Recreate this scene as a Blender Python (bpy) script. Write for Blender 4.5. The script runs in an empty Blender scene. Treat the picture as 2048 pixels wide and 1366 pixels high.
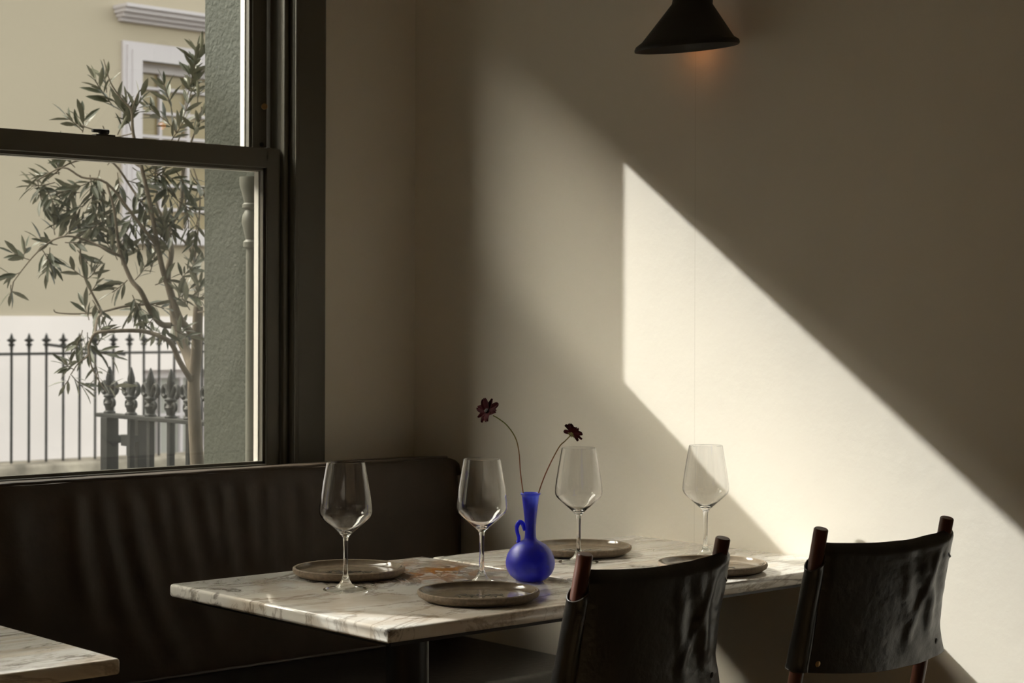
import bpy, bmesh, math, random
from mathutils import Vector, Matrix, noise as mn
random.seed(7)
S = bpy.context.scene
COL = S.collection

# ------------------------------------------------------------------ camera
CZ = 1.24                                   # eye height; x runs along the window wall, y out through the window
F, YAW, HOR, ROLL = 3653.0, 0.844429, 635.1, 0.0028486
D = Vector((math.cos(YAW), math.sin(YAW), 0)); R0 = Vector((math.sin(YAW), -math.cos(YAW), 0)); U0 = Vector((0, 0, 1))
R_ = math.cos(ROLL)*R0 + math.sin(ROLL)*U0; U_ = -math.sin(ROLL)*R0 + math.cos(ROLL)*U0
CAM = Vector((0, 0, CZ))
def ray(x, y): return D + (x-1024)/F*R_ - (y-HOR)/F*U_
def at_depth(x, y, dep): return CAM + ray(x, y)*dep
def at_z(x, y, z):
    a = ray(x, y); return CAM + a*((z-CZ)/a.z)
def at_x(x, y, X):
    a = ray(x, y); return CAM + a*(X/a.x)
def at_y(x, y, Y):
    a = ray(x, y); return CAM + a*(Y/a.y)
cd = bpy.data.cameras.new('camera'); cam = bpy.data.objects.new('camera', cd); COL.objects.link(cam)
M = Matrix.Identity(4)
for i, v in enumerate((R_, U_, -D)):
    for j in range(3): M[j][i] = v[j]
M.translation = CAM
cam.matrix_world = M
cd.sensor_width = 36; cd.lens = F*36/2048; cd.shift_y = -(683-HOR)/2048
cd.clip_start = .05; cd.clip_end = 500
cd.dof.use_dof = True; cd.dof.focus_distance = 3.25; cd.dof.aperture_fstop = 11.0
S.camera = cam

# ------------------------------------------------------------------ light
SUN = Vector((0.5576, -1.0, -0.7207)).normalized()
w = bpy.data.worlds.new('world'); S.world = w; w.use_nodes = True
nt = w.node_tree; nt.nodes.clear()
sky = nt.nodes.new('ShaderNodeTexSky'); sky.sky_type = 'NISHITA'; sky.sun_disc = False
sky.sun_elevation = math.radians(32.2); sky.sun_rotation = math.radians(-29.1)
sky.air_density = 1.0; sky.dust_density = 6.0; sky.ozone_density = 1.0
bw = nt.nodes.new('ShaderNodeRGBToBW'); mx = nt.nodes.new('ShaderNodeMix'); mx.data_type = 'RGBA'; mx.inputs[0].default_value = .8
nt.links.new(sky.outputs[0], bw.inputs[0]); nt.links.new(sky.outputs[0], mx.inputs[6]); nt.links.new(bw.outputs[0], mx.inputs[7])
tint = nt.nodes.new('ShaderNodeMix'); tint.data_type = 'RGBA'; tint.blend_type = 'MULTIPLY'; tint.inputs[0].default_value = 1
tint.inputs[7].default_value = (1.0, .95, .83, 1); nt.links.new(mx.outputs[2], tint.inputs[6])
bg = nt.nodes.new('ShaderNodeBackground'); bg.inputs[1].default_value = 1.16
wo = nt.nodes.new('ShaderNodeOutputWorld')
nt.links.new(tint.outputs[2], bg.inputs[0]); nt.links.new(bg.outputs[0], wo.inputs[0])
sd = bpy.data.lights.new('sun', 'SUN'); sd.energy = 6.1; sd.angle = math.radians(.55); sd.color = (1, .985, .955)
so = bpy.data.objects.new('sun', sd); COL.objects.link(so); so.rotation_euler = SUN.to_track_quat('-Z', 'Y').to_euler()
so.location = (-6, 12, 9)
S.view_settings.view_transform = 'Standard'; S.view_settings.look = 'None'
S.view_settings.exposure = 0.0; S.view_settings.gamma = 1.0; S.view_settings.use_curve_mapping = False
S.cycles.use_denoising = True
S.cycles.max_bounces = 12; S.cycles.diffuse_bounces = 6; S.cycles.transmission_bounces = 12; S.cycles.transparent_max_bounces = 16
S.cycles.caustics_refractive = True; S.cycles.caustics_reflective = True; S.cycles.blur_glossy = .2
S.cycles.sample_clamp_indirect = 10.0

# ------------------------------------------------------------------ materials
def mat(name, col, rough=.6, spec=.5, metal=0, bump=0, bscale=40, var=0, vscale=6, coat=0, stretch=None):
    m = bpy.data.materials.new(name); m.use_nodes = True
    n = m.node_tree; b = n.nodes['Principled BSDF']
    b.inputs['Base Color'].default_value = (*col, 1); b.inputs['Roughness'].default_value = rough
    b.inputs['Specular IOR Level'].default_value = spec; b.inputs['Metallic'].default_value = metal
    b.inputs['Coat Weight'].default_value = coat
    tc = n.nodes.new('ShaderNodeTexCoord'); src = tc.outputs['Object']
    if stretch:
        mp = n.nodes.new('ShaderNodeMapping'); mp.inputs['Scale'].default_value = stretch
        n.links.new(src, mp.inputs[0]); src = mp.outputs[0]
    if var:
        t = n.nodes.new('ShaderNodeTexNoise'); t.inputs['Scale'].default_value = vscale; t.inputs['Detail'].default_value = 6
        n.links.new(src, t.inputs['Vector'])
        r = n.nodes.new('ShaderNodeMapRange'); r.inputs[1].default_value = .3; r.inputs[2].default_value = .7
        r.inputs[3].default_value = 1-var; r.inputs[4].default_value = 1+var
        n.links.new(t.outputs[0], r.inputs[0])
        v = n.nodes.new('ShaderNodeVectorMath'); v.operation = 'SCALE'; v.inputs[0].default_value = col
        n.links.new(r.outputs[0], v.inputs['Scale']); n.links.new(v.outputs[0], b.inputs['Base Color'])
    if bump:
        t = n.nodes.new('ShaderNodeTexNoise'); t.inputs['Scale'].default_value = bscale; t.inputs['Detail'].default_value = 5
        n.links.new(src, t.inputs['Vector'])
        bp = n.nodes.new('ShaderNodeBump'); bp.inputs['Strength'].default_value = 1; bp.inputs['Distance'].default_value = bump
        n.links.new(t.outputs[0], bp.inputs['Height']); n.links.new(bp.outputs[0], b.inputs['Normal'])
    return m
def bsdf(m): return m.node_tree.nodes['Principled BSDF']

def plaster():
    m = mat('wall_plaster', (.75, .705, .62), .75, .25, bump=.0012, bscale=26, var=.025, vscale=3)
    n = m.node_tree; b = bsdf(m)
    # hairline vertical seam in the wall lining
    tc = n.nodes.new('ShaderNodeTexCoord'); sx = n.nodes.new('ShaderNodeSeparateXYZ'); n.links.new(tc.outputs['Object'], sx.inputs[0])
    c = n.nodes.new('ShaderNodeMath'); c.operation = 'COMPARE'; c.inputs[1].default_value = 2.719; c.inputs[2].default_value = .0007
    n.links.new(sx.outputs[1], c.inputs[0])
    src = b.inputs['Base Color'].links[0].from_socket
    mk = n.nodes.new('ShaderNodeMix'); mk.data_type = 'RGBA'; mk.inputs[7].default_value = (.42, .37, .30, 1)
    ml = n.nodes.new('ShaderNodeMath'); ml.operation = 'MULTIPLY'; ml.inputs[1].default_value = .35
    n.links.new(c.outputs[0], ml.inputs[0]); n.links.new(ml.outputs[0], mk.inputs[0]); n.links.new(src, mk.inputs[6]); n.links.new(mk.outputs[2], b.inputs['Base Color'])
    return m

def marble(name, seed, streak=False, stain=None):
    m = bpy.data.materials.new(name); m.use_nodes = True; n = m.node_tree; b = n.nodes['Principled BSDF']; L = n.links
    b.inputs['Roughness'].default_value = .08; b.inputs['Specular IOR Level'].default_value = .5; b.inputs['Coat Weight'].default_value = .15
    b.inputs['Coat Roughness'].default_value = .06
    tc = n.nodes.new('ShaderNodeTexCoord'); mp = n.nodes.new('ShaderNodeMapping')
    mp.inputs['Location'].default_value = (seed, seed*1.7, seed*.3)
    if streak: mp.inputs['Rotation'].default_value = (0, 0, math.radians(38)); mp.inputs['Scale'].default_value = (.9, 5.0, 3.0)
    else: mp.inputs['Rotation'].default_value = (0, 0, math.radians(20)); mp.inputs['Scale'].default_value = (1, 1.5, 1.2)
    L.new(tc.outputs['Object'], mp.inputs[0])
    def noise(sc, det, dist, rough=.55):
        t = n.nodes.new('ShaderNodeTexNoise'); t.inputs['Scale'].default_value = sc; t.inputs['Detail'].default_value = det
        t.inputs['Distortion'].default_value = dist; t.inputs['Roughness'].default_value = rough
        L.new(mp.outputs[0], t.inputs['Vector']); return t.outputs[0]
    def vein(src, wdt, amt):
        a = n.nodes.new('ShaderNodeMath'); a.operation = 'SUBTRACT'; a.inputs[1].default_value = .5; L.new(src, a.inputs[0])
        c = n.nodes.new('ShaderNodeMath'); c.operation = 'ABSOLUTE'; L.new(a.outputs[0], c.inputs[0])
        r = n.nodes.new('ShaderNodeMapRange'); r.interpolation_type = 'SMOOTHSTEP'; r.inputs[1].default_value = 0; r.inputs[2].default_value = wdt
        r.inputs[3].default_value = amt; r.inputs[4].default_value = 0; L.new(c.outputs[0], r.inputs[0]); return r.outputs[0]
    def mixc(fac, a, colr):
        k = n.nodes.new('ShaderNodeMix'); k.data_type = 'RGBA'; L.new(fac, k.inputs[0]); L.new(a, k.inputs[6]); k.inputs[7].default_value = (*colr, 1); return k.outputs[2]
    def mul(a, bb):
        k = n.nodes.new('ShaderNodeMath'); k.operation = 'MULTIPLY'; L.new(a, k.inputs[0]); L.new(bb, k.inputs[1]); return k.outputs[0]
    def rng(a, lo, hi, o0=0, o1=1):
        r = n.nodes.new('ShaderNodeMapRange'); r.inputs[1].default_value = lo; r.inputs[2].default_value = hi; r.inputs[3].default_value = o0; r.inputs[4].default_value = o1
        L.new(a, r.inputs[0]); return r.outputs[0]
    cl = n.nodes.new('ShaderNodeValToRGB'); e = cl.color_ramp.elements
    e[0].position = .32; e[0].color = (.78, .75, .69, 1); e[1].position = .62; e[1].color = (.92, .90, .85, 1)
    L.new(noise(3.0, 6, .6), cl.inputs[0]); c = cl.outputs[0]
    gate = rng(noise(2.2, 2, 0), .42, .58)
    c = mixc(mul(vein(noise(2.3, 8, 1.2, .58), .026, .80), gate), c, (.17, .15, .13))
    c = mixc(vein(noise(1.5, 10, .9, .66), .018, .55), c, (.25, .20, .15))
    c = mixc(mul(vein(noise(5.0, 6, 1.4), .018, .35), gate), c, (.20, .17, .14))
    c = mixc(vein(noise(1.1, 5, .5), .05, .35), c, (.52, .36, .20))
    if stain:
        di = n.nodes.new('ShaderNodeVectorMath'); di.operation = 'DISTANCE'; di.inputs[1].default_value = stain; L.new(tc.outputs['Object'], di.inputs[0])
        fall = rng(di.outputs['Value'], .04, .19, 1, 0)
        t = n.nodes.new('ShaderNodeTexNoise'); t.inputs['Scale'].default_value = 20; t.inputs['Distortion'].default_value = .8; t.inputs['Detail'].default_value = 8; t.inputs['Roughness'].default_value = .7
        L.new(tc.outputs['Object'], t.inputs['Vector'])
        c = mixc(mul(rng(t.outputs[0], .48, .54), fall), c, (.74, .27, .02))
    L.new(c, b.inputs['Base Color'])
    t = noise(9, 4, 0); bp = n.nodes.new('ShaderNodeBump'); bp.inputs['Distance'].default_value = .0003; L.new(t, bp.inputs['Height']); L.new(bp.outputs[0], b.inputs['Normal'])
    return m

def thin_glass(name, tintc=(.97, .98, .97), haze=.0):
    m = bpy.data.materials.new(name); m.use_nodes = True; n = m.node_tree; n.nodes.clear()
    o = n.nodes.new('ShaderNodeOutputMaterial'); t = n.nodes.new('ShaderNodeBsdfTransparent'); t.inputs[0].default_value = (*tintc, 1)
    g = n.nodes.new('ShaderNodeBsdfGlossy'); g.inputs['Roughness'].default_value = .01
    f = n.nodes.new('ShaderNodeFresnel'); f.inputs[0].default_value = 1.5
    ge = n.nodes.new('ShaderNodeNewGeometry'); fb = n.nodes.new('ShaderNodeMath'); fb.operation = 'SUBTRACT'; fb.use_clamp = True
    n.links.new(f.outputs[0], fb.inputs[0]); n.links.new(ge.outputs['Backfacing'], fb.inputs[1])      # reflect at the entry face only
    k = n.nodes.new('ShaderNodeMixShader'); n.links.new(fb.outputs[0], k.inputs[0]); n.links.new(t.outputs[0], k.inputs[1]); n.links.new(g.outputs[0], k.inputs[2])
    out = k.outputs[0]
    if haze:                                            # film of dust on the pane
        d = n.nodes.new('ShaderNodeBsdfTranslucent'); d.inputs[0].default_value = (.8, .8, .78, 1)
        h = n.nodes.new('ShaderNodeMixShader'); h.inputs[0].default_value = haze
        n.links.new(out, h.inputs[1]); n.links.new(d.outputs[0], h.inputs[2]); out = h.outputs[0]
    n.links.new(out, o.inputs[0]); return m
def real_glass(name):
    m = bpy.data.materials.new(name); m.use_nodes = True; n = m.node_tree; n.nodes.clear()
    o = n.nodes.new('ShaderNodeOutputMaterial'); g = n.nodes.new('ShaderNodeBsdfGlass'); g.inputs['IOR'].default_value = 1.5; g.inputs['Roughness'].default_value = 0
    n.links.new(g.outputs[0], o.inputs[0]); return m

M_ = dict(
 plaster=plaster(),
 ceil=mat('ceiling_paint', (.80, .71, .57), .9, .2, bump=.0005, bscale=30),
 room=mat('room_wall_paint', (.64, .53, .39), .9, .2, bump=.0005, bscale=30),
 darkroom=mat('shaded_wall_paint', (.16, .13, .09), .9, .2, bump=.0005, bscale=30),  # darkened copy of the room paint: dimness behind the camera put into the colour
 curtain=mat('pale_curtain_glass', (.34, .34, .31), .3, .4),
 floor=mat('dark_oak_floor', (.22, .15, .08), .45, .4, var=.25, vscale=3, bump=.0006, bscale=20, stretch=(1, 8, 1)),
 paint=mat('dark_olive_paint', (.105, .098, .078), .42, .45, bump=.0004, bscale=24, var=.05),
 outpaint=mat('pale_weathered_paint', (.60, .58, .54), .5, .4, bump=.0004, bscale=30),
 stucco=mat('green_grey_stucco', (.053, .057, .046), .85, .15, bump=.005, bscale=75, var=.06),
 leather=mat('black_brown_leather', (.009, .0075, .006), .30, .60, bump=.0011, bscale=60, var=.25, vscale=14),
 banq=mat('dark_brown_leather', (.060, .043, .031), .50, .40, bump=.0008, bscale=60, var=.2, vscale=10),
 hem=mat('leather_hem', (.05, .042, .034), .35, .5, bump=.0003, bscale=200),
 wood=mat('reddish_brown_wood', (.095, .032, .018), .32, .5, bump=.0003, bscale=30, var=.35, vscale=12, stretch=(6, 6, 1)),
 black=mat('black_steel', (.018, .017, .016), .38, .5, bump=.0002, bscale=60),
 iron=mat('black_iron_paint', (.018, .019, .018), .5, .3, bump=.0008, bscale=40),
 brass=mat('aged_brass', (.42, .27, .12), .35, .5, metal=1, bump=.0002, bscale=80),
 glass=real_glass('wine_glass_clear'), pane=thin_glass('window_pane'), pane2=thin_glass('dusty_window_pane', haze=.006),
 foot=thin_glass('thin_foot_glass'), shaft=mat('grey_shaft_paint', (.13, .13, .108), .5, .3, bump=.0004, bscale=30),
 cream=mat('cream_stucco', (.47, .41, .315), .85, .2, bump=.002, bscale=20, var=.03, vscale=.6),
 white=mat('white_stucco', (.86, .79, .77), .8, .2, bump=.002, bscale=12, var=.05, vscale=1.2),
 trim=mat('white_trim_paint', (.60, .56, .58), .6, .3),
 blind=mat('window_dark', (.30, .24, .13), .2, .5),
 stone=mat('mossy_stone', (.36, .32, .26), .9, .2, bump=.01, bscale=8, var=.5, vscale=4),
 road=mat('street_asphalt', (.26, .25, .23), .9, .2, bump=.004, bscale=30, var=.1),
 bark=mat('olive_bark', (.15, .125, .095), .85, .2, bump=.004, bscale=30, var=.3, vscale=20, stretch=(1, 1, .4)),
 clay=mat('unglazed_clay', (.235, .185, .135), .75, .25, bump=.0006, bscale=220, var=.22, vscale=160),
 glaze=mat('taupe_glaze', (.20, .16, .115), .10, .5, bump=.0003, bscale=60, var=.15, vscale=60),
 ink=mat('dark_ink', (.03, .035, .03), .3, .5),
 petal=mat('chocolate_petal', (.045, .005, .008), .8, .08, bump=.0004, bscale=120, var=.4, vscale=60),
 petalb=mat('flower_centre', (.02, .008, .006), .6, .3),
 lampm=mat('lamp_black_metal', (.016, .015, .013), .5, .4, bump=.0006, bscale=60, var=.3),
)
mar1 = marble('veined_marble_front', 3.1, stain=(.47, .47, .75))
mar2 = marble('streaked_marble_back', 7.7, streak=True)
mar3 = marble('banded_marble', 11.3, streak=True)
# vase glass: frosted cobalt, lets light through
mv = bpy.data.materials.new('frosted_cobalt_glass'); mv.use_nodes = True; bv = bsdf(mv)
bv.inputs['Base Color'].default_value = (.012, .018, .86, 1); bv.inputs['Roughness'].default_value = .42; bv.inputs['Transmission Weight'].default_value = .35
bv.inputs['Subsurface Weight'].default_value = .6; bv.inputs['Subsurface Radius'].default_value = (.02, .02, .06); bv.inputs['Subsurface Scale'].default_value = 1.0; bv.inputs['Specular IOR Level'].default_value = .9; bv.inputs['Sheen Weight'].default_value = .15
bv.inputs['Sheen Tint'].default_value = (.7, .65, 1, 1)
# leaf: dull green above, silver below
ml = bpy.data.materials.new('olive_leaf'); ml.use_nodes = True; n = ml.node_tree; b = bsdf(ml)
ge = n.nodes.new('ShaderNodeNewGeometry'); k = n.nodes.new('ShaderNodeMix'); k.data_type = 'RGBA'
k.inputs[6].default_value = (.068, .076, .042, 1); k.inputs[7].default_value = (.21, .21, .15, 1)
n.links.new(ge.outputs['Backfacing'], k.inputs[0]); n.links.new(k.outputs[2], b.inputs['Base Color'])
b.inputs['Roughness'].default_value = .45
ms = bpy.data.materials.new('flower_stem'); ms.use_nodes = True; n = ms.node_tree; b = bsdf(ms)
tc = n.nodes.new('ShaderNodeTexCoord'); sx = n.nodes.new('ShaderNodeSeparateXYZ'); n.links.new(tc.outputs['Object'], sx.inputs[0])
rg = n.nodes.new('ShaderNodeMapRange'); rg.inputs[1].default_value = .22; rg.inputs[2].default_value = .29; n.links.new(sx.outputs[2], rg.inputs[0])
k = n.nodes.new('ShaderNodeMix'); k.data_type = 'RGBA'; k.inputs[6].default_value = (.30, .10, .035, 1); k.inputs[7].default_value = (.22, .24, .04, 1)
n.links.new(rg.outputs[0], k.inputs[0]); n.links.new(k.outputs[2], b.inputs['Base Color']); b.inputs['Roughness'].default_value = .4

# ------------------------------------------------------------------ helpers
class MB:
    def __init__(s): s.v = []; s.f = []; s.mi = []
    def add(s, vs, fs, mi=0):
        o = len(s.v); s.v += [tuple(v) for v in vs]; s.f += [tuple(i+o for i in f) for f in fs]; s.mi += [mi]*len(fs); return s
    def box(s, a, b, mi=0):
        x0, y0, z0 = a; x1, y1, z1 = b
        vs = [(x, y, z) for x in (x0, x1) for y in (y0, y1) for z in (z0, z1)]
        return s.add(vs, [(0,1,3,2),(4,6,7,5),(0,4,5,1),(2,3,7,6),(0,2,6,4),(1,5,7,3)], mi)
    def lathe(s, prof, seg=48, c=(0,0,0), mi=0, close=False):
        vs = []; fs = []; n = len(prof)
        for k in range(seg):
            a = 2*math.pi*k/seg
            for r, z in prof: vs.append((c[0]+r*math.cos(a), c[1]+r*math.sin(a), c[2]+z))
        for k in range(seg):
            k2 = (k+1) % seg
            for i in range(n-1): fs.append((k*n+i, k2*n+i, k2*n+i+1, k*n+i+1))
            if close: fs.append((k*n+n-1, k2*n+n-1, k2*n, k*n))
        return s.add(vs, fs, mi)
    def tube(s, pts, rad, seg=10, mi=0, cap=True):
        pts = [Vector(p) for p in pts]; n = len(pts)
        if not hasattr(rad, '__len__'): rad = [rad]*n
        t = (pts[1]-pts[0]).normalized(); a = t.orthogonal().normalized()
        vs = []; fs = []
        for i, p in enumerate(pts):
            t = (pts[min(i+1, n-1)]-pts[max(i-1, 0)]).normalized()
            a = (a-t*a.dot(t)).normalized(); bb = t.cross(a)
            for k in range(seg):
                g = 2*math.pi*k/seg; vs.append(p+rad[i]*(math.cos(g)*a+math.sin(g)*bb))
        for i in range(n-1):
            for k in range(seg): fs.append((i*seg+k, i*seg+(k+1) % seg, (i+1)*seg+(k+1) % seg, (i+1)*seg+k))
        if cap: fs.append(tuple(reversed(range(seg)))); fs.append(tuple((n-1)*seg+k for k in range(seg)))
        return s.add(vs, fs, mi)
    def grid(s, fn, nu, nv, mi=0):
        vs = [fn(i/nu, j/nv) for i in range(nu+1) for j in range(nv+1)]
        return s.add(vs, [(i*(nv+1)+j, (i+1)*(nv+1)+j, (i+1)*(nv+1)+j+1, i*(nv+1)+j+1) for i in range(nu) for j in range(nv)], mi)
    def build(s, name, m, parent=None, smooth=False, bevel=0, loc=None, solid=0, seg=2):
        me = bpy.data.meshes.new(name); me.from_pydata(s.v, [], s.f)
        for k in (m if isinstance(m, (list, tuple)) else [m]): me.materials.append(k)
        me.polygons.foreach_set('material_index', s.mi)
        bm = bmesh.new(); bm.from_mesh(me)
        bmesh.ops.remove_doubles(bm, verts=bm.verts, dist=1e-6)
        if solid: bmesh.ops.solidify(bm, geom=bm.faces[:], thickness=solid)
        if bevel:
            bmesh.ops.bevel(bm, geom=[e for e in bm.edges if len(e.link_faces) == 2 and e.calc_face_angle() > .5], offset=bevel, segments=seg, affect='EDGES', profile=.5)
        bmesh.ops.recalc_face_normals(bm, faces=bm.faces); bm.to_mesh(me); bm.free()
        if smooth:
            me.polygons.foreach_set('use_smooth', [True]*len(me.polygons)); me.set_sharp_from_angle(angle=math.radians(38))
        o = bpy.data.objects.new(name, me); COL.objects.link(o)
        if parent: o.parent = parent
        if loc: o.location = loc
        return o
def tag(o, label=None, cat=None, group=None, kind=None):
    for k, v in (('label', label), ('category', cat), ('group', group), ('kind', kind)):
        if v: o[k] = v
    return o
def thing(name, label, cat, loc=(0, 0, 0), rz=0, group=None):
    o = bpy.data.objects.new(name, None); COL.objects.link(o); o.location = loc; o.rotation_euler = (0, 0, rz); o.empty_display_size = .1
    return tag(o, label, cat, group)
def struct(o): o['kind'] = 'structure'; return o
def sempty(name):
    o = bpy.data.objects.new(name, None); COL.objects.link(o); o['kind'] = 'structure'; return o
def copy_tree(o, parent=None):
    c = o.copy(); COL.objects.link(c); c.parent = parent
    for ch in list(o.children): copy_tree(ch, c)
    return c
def smoothpts(pts, n=6):
    pts = [Vector(p) for p in pts]; out = []
    P = [pts[0]*2-pts[1]]+pts+[pts[-1]*2-pts[-2]]
    for i in range(1, len(P)-2):
        for k in range(n):
            t = k/n; a, b, c, d = P[i-1], P[i], P[i+1], P[i+2]
            out.append(.5*((2*b)+(c-a)*t+(2*a-5*b+4*c-d)*t*t+(3*b-a-3*c+d)*t*t*t))
    out.append(pts[-1]); return out

# ------------------------------------------------------------------ room shell
WX, WY = 2.95, 3.70                # right wall plane, window wall inner face
WO = 4.16                          # outer face of the piers
SILL, HEAD, CEIL = .86, 2.282, 3.0
struct(MB().box((-3.2, -3.6, -.1), (WX+.25, WO, 0)).build('floor', M_['floor']))
struct(MB().box((-3.2, -3.6, CEIL), (WX+.25, WO, CEIL+.15)).build('ceiling', M_['ceil']))
struct(MB().box((WX, -3.6, 0), (WX+.25, WO, CEIL)).build('wall_right', M_['plaster']))
struct(MB().box((-3.4, -3.6, 0), (-3.2, WO, CEIL)).build('wall_left', M_['room']))
struct(MB().box((-3.4, -3.8, 0), (WX+.25, -3.6, CEIL)).build('wall_back', M_['darkroom']))
JR = 2.60
wf = MB()                          # window wall: inner leaf only as deep as the plaster, outer leaf in stucco
wf.box((-3.2, WY, 0), (WX, WY+.10, SILL-.02)); wf.box((-3.2, WY, HEAD), (WX, WY+.10, CEIL))
wf.box((JR, WY, SILL-.02), (WX, WY+.10, HEAD)); wf.box((1.125, WY, SILL-.02), (1.55, WY+.10, HEAD)); wf.box((-.78, WY, SILL-.02), (-.35, WY+.10, HEAD)); wf.box((-3.2, WY, SILL-.02), (-2.20, WY+.10, HEAD))
struct(wf.build('wall_front', M_['plaster']))
we = MB()
we.box((-3.4, WY+.10, -.3), (WX+.25, WO, SILL-.06)); we.box((-3.4, WY+.10, HEAD+.50), (WX+.25, WO, CEIL+.9))
we.box((JR+.005, WY+.10, SILL-.06), (WX+.25, WO, HEAD+.50)); we.box((1.17, WY+.10, SILL-.06), (1.50, WO, HEAD+.50)); we.box((-.74, WY+.10, SILL-.06), (-.40, WO, HEAD+.50)); we.box((-3.4, WY+.10, SILL-.06), (-2.24, WO, HEAD+.50))
struct(we.build('wall_exterior', M_['stucco']))

RB, RT = CZ+.362, CZ+.409          # meeting rail of the lower sash
def window(idx, x0, x1, full):
    """sash window between x0 and x1 (x1 is the outer edge of the lower sash)"""
    wn = sempty('window_%d' % idx)
    P = M_['paint']; st = .052
    # frame: jambs, head, sill, beads
    fr = MB()
    for xa, xb in ((x1+.003, JR if full else x1+.05), ((x0-.05), x0-.003)):
        fr.box((xa, WY+.005, SILL-.02), (xb, WY+.13, HEAD))
    fr.box((x0-.05, WY+.005, HEAD-.005), (x1+.05, WY+.13, HEAD+.04))
    fr.box((x0-.05, WY+.002, SILL-.05), (x1+.05, WY+.14, SILL-.001))
    fr.build('window_frame', P, wn, bevel=.002)
    for xa in ((x1-.002), (x0-.012)):
        MB().box((xa, WY-.006, SILL-.02), (xa+.014, WY+.010, HEAD)).build('staff_bead', P, wn, bevel=.004, smooth=True)
        MB().box((xa, WY+.0535, SILL), (xa+.012, WY+.0595, HEAD)).build('parting_bead', P, wn, bevel=.002)
    # casing board on the room side
    for xa, xb in ((x1+.016, x1+.112), (x0-.112, x0-.016)):
        MB().box((xa, WY-.022, SILL-.06), (xb, WY-.0005, HEAD+.1)).build('casing', P, wn, bevel=.003)
        xc = xa if xa > x1 else xb-.012
        MB().box((xc, WY-.030, SILL-.06), (xc+.012, WY-.0225, HEAD+.1)).build('casing_bead', P, wn, bevel=.003, smooth=True)
    MB().box((x0-.11, WY-.022, HEAD+.003), (x1+.112, WY-.0005, HEAD+.1)).build('casing', P, wn, bevel=.003)
    # lower sash, inner track
    def sash(name, ya, yb, za, zb, bot, top, xr, xl, pane, st):
        s = MB()
        s.box((xl, ya, za), (xl+st, yb, zb)); s.box((xr-st, ya, za), (xr, yb, zb))
        s.box((xl+st, ya, za), (xr-st, yb, za+bot)); s.box((xl+st, ya, zb-top), (xr-st, yb, zb))
        so_ = s.build(name, P, wn, bevel=.002)
        xi0, xi1, zi0, zi1 = xl+st, xr-st, za+bot, zb-top
        # glazing bead, stepped on the room side
        g = MB(); t = .007
        for (a, b2) in (((xi0, zi0), (xi0+t, zi1)), ((xi1-t, zi0), (xi1, zi1)), ((xi0, zi0), (xi1, zi0+t)), ((xi0, zi1-t), (xi1, zi1))):
            g.box((a[0], ya+.010, a[1]), (b2[0], ya+.022, b2[1]))
        g.build('glazing_bead', P, so_)
        g = MB(); t = .009
        for (a, b2) in (((xi0, zi0), (xi0+t, zi1)), ((xi1-t, zi0), (xi1, zi1)), ((xi0, zi0), (xi1, zi0+t*.5)), ((xi0, zi1-t), (xi1, zi1))):
            g.box((a[0], ya+.027, a[1]), (b2[0], yb+.001, b2[1]))
        g.build('putty_line', M_['outpaint'], so_)
        MB().box((xi0, ya+.0225, zi0), (xi1, ya+.0265, zi1)).build('glass_pane', pane, so_)
        return so_
    sash('lower_sash', WY+.008, WY+.052, SILL+.001, RT, .022, .047, x1-.003, x0+.003, M_['pane2'], .037)
    sash('upper_sash', WY+.060, WY+.104, RB, HEAD-.006, .047, .05, x1-.008, x0+.008, M_['pane'], .039)
    return wn
win1 = window(1, 1.60, 2.540, True)
win2 = window(2, -.30, 1.122, False)
added_win3 = window(3, -2.15, -.83, False)  # unseen extra window, added to bring more light into the room

# sash lock on the meeting rail, brass stop and screw on the upper stile
lk = at_y(204, 262, WY+.03)
l = MB(); l.box((lk.x-.024, WY+.012, RT), (lk.x+.024, WY+.034, RT+.004)); l.tube([(lk.x-.002, WY+.022, RT+.003), (lk.x-.002, WY+.022, RT+.010)], .010, 14)
l.tube([(lk.x-.030, WY+.020, RT+.0115), (lk.x-.012, WY+.021, RT+.012), (lk.x+.012, WY+.024, RT+.011)], [.004, .0045, .006], 10)
l.build('sash_lock', M_['black'], win1, smooth=True)
bp_ = at_y(528, 214, WY+.06)
MB().lathe([(0, 0), (.005, .0), (.005, .006), (.0075, .007), (.0075, .013), (.006, .014), (.003, .0135), (0, .012)], 20).build('sash_stop', M_['brass'], win1, smooth=True, loc=bp_).rotation_euler = (math.radians(90), 0, math.radians(-28))
bp2 = at_y(523, 289, WY+.06)
MB().lathe([(0, 0), (.006, 0), (.0055, .002), (.002, .002), (0, .001)], 18).build('screw', M_['black'], win1, smooth=True, loc=bp2).rotation_euler = (math.radians(90), 0, 0)
# turned colonnette outside, beside the right jamb
cp = at_y(503, 640, WY+.19); cx = 2.552
col = MB(); zt = CZ+.285
prof = [(.012, -1.0), (.012, -.115), (.018, -.110), (.018, -.098), (.013, -.092), (.017, -.070), (.021, -.050), (.020, -.032), (.014, -.018), (.020, -.012), (.020, -.004), (.016, 0), (.022, .03), (.026, .045), (.026, .065), (.0, .065)]
prof = [(a*1.2, b) for a, b in prof]
col.lathe([(0, -1.0)]+prof, 24, (cx, WY+.155, zt))
struct(col.build('trim_1', M_['shaft'], None, smooth=True))
# stone sill outside
struct(MB().box((1.5, WY+.135, SILL-.06), (JR, WO+.05, SILL-.035)).build('trim_2', M_['outpaint'], None, bevel=.004))
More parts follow.
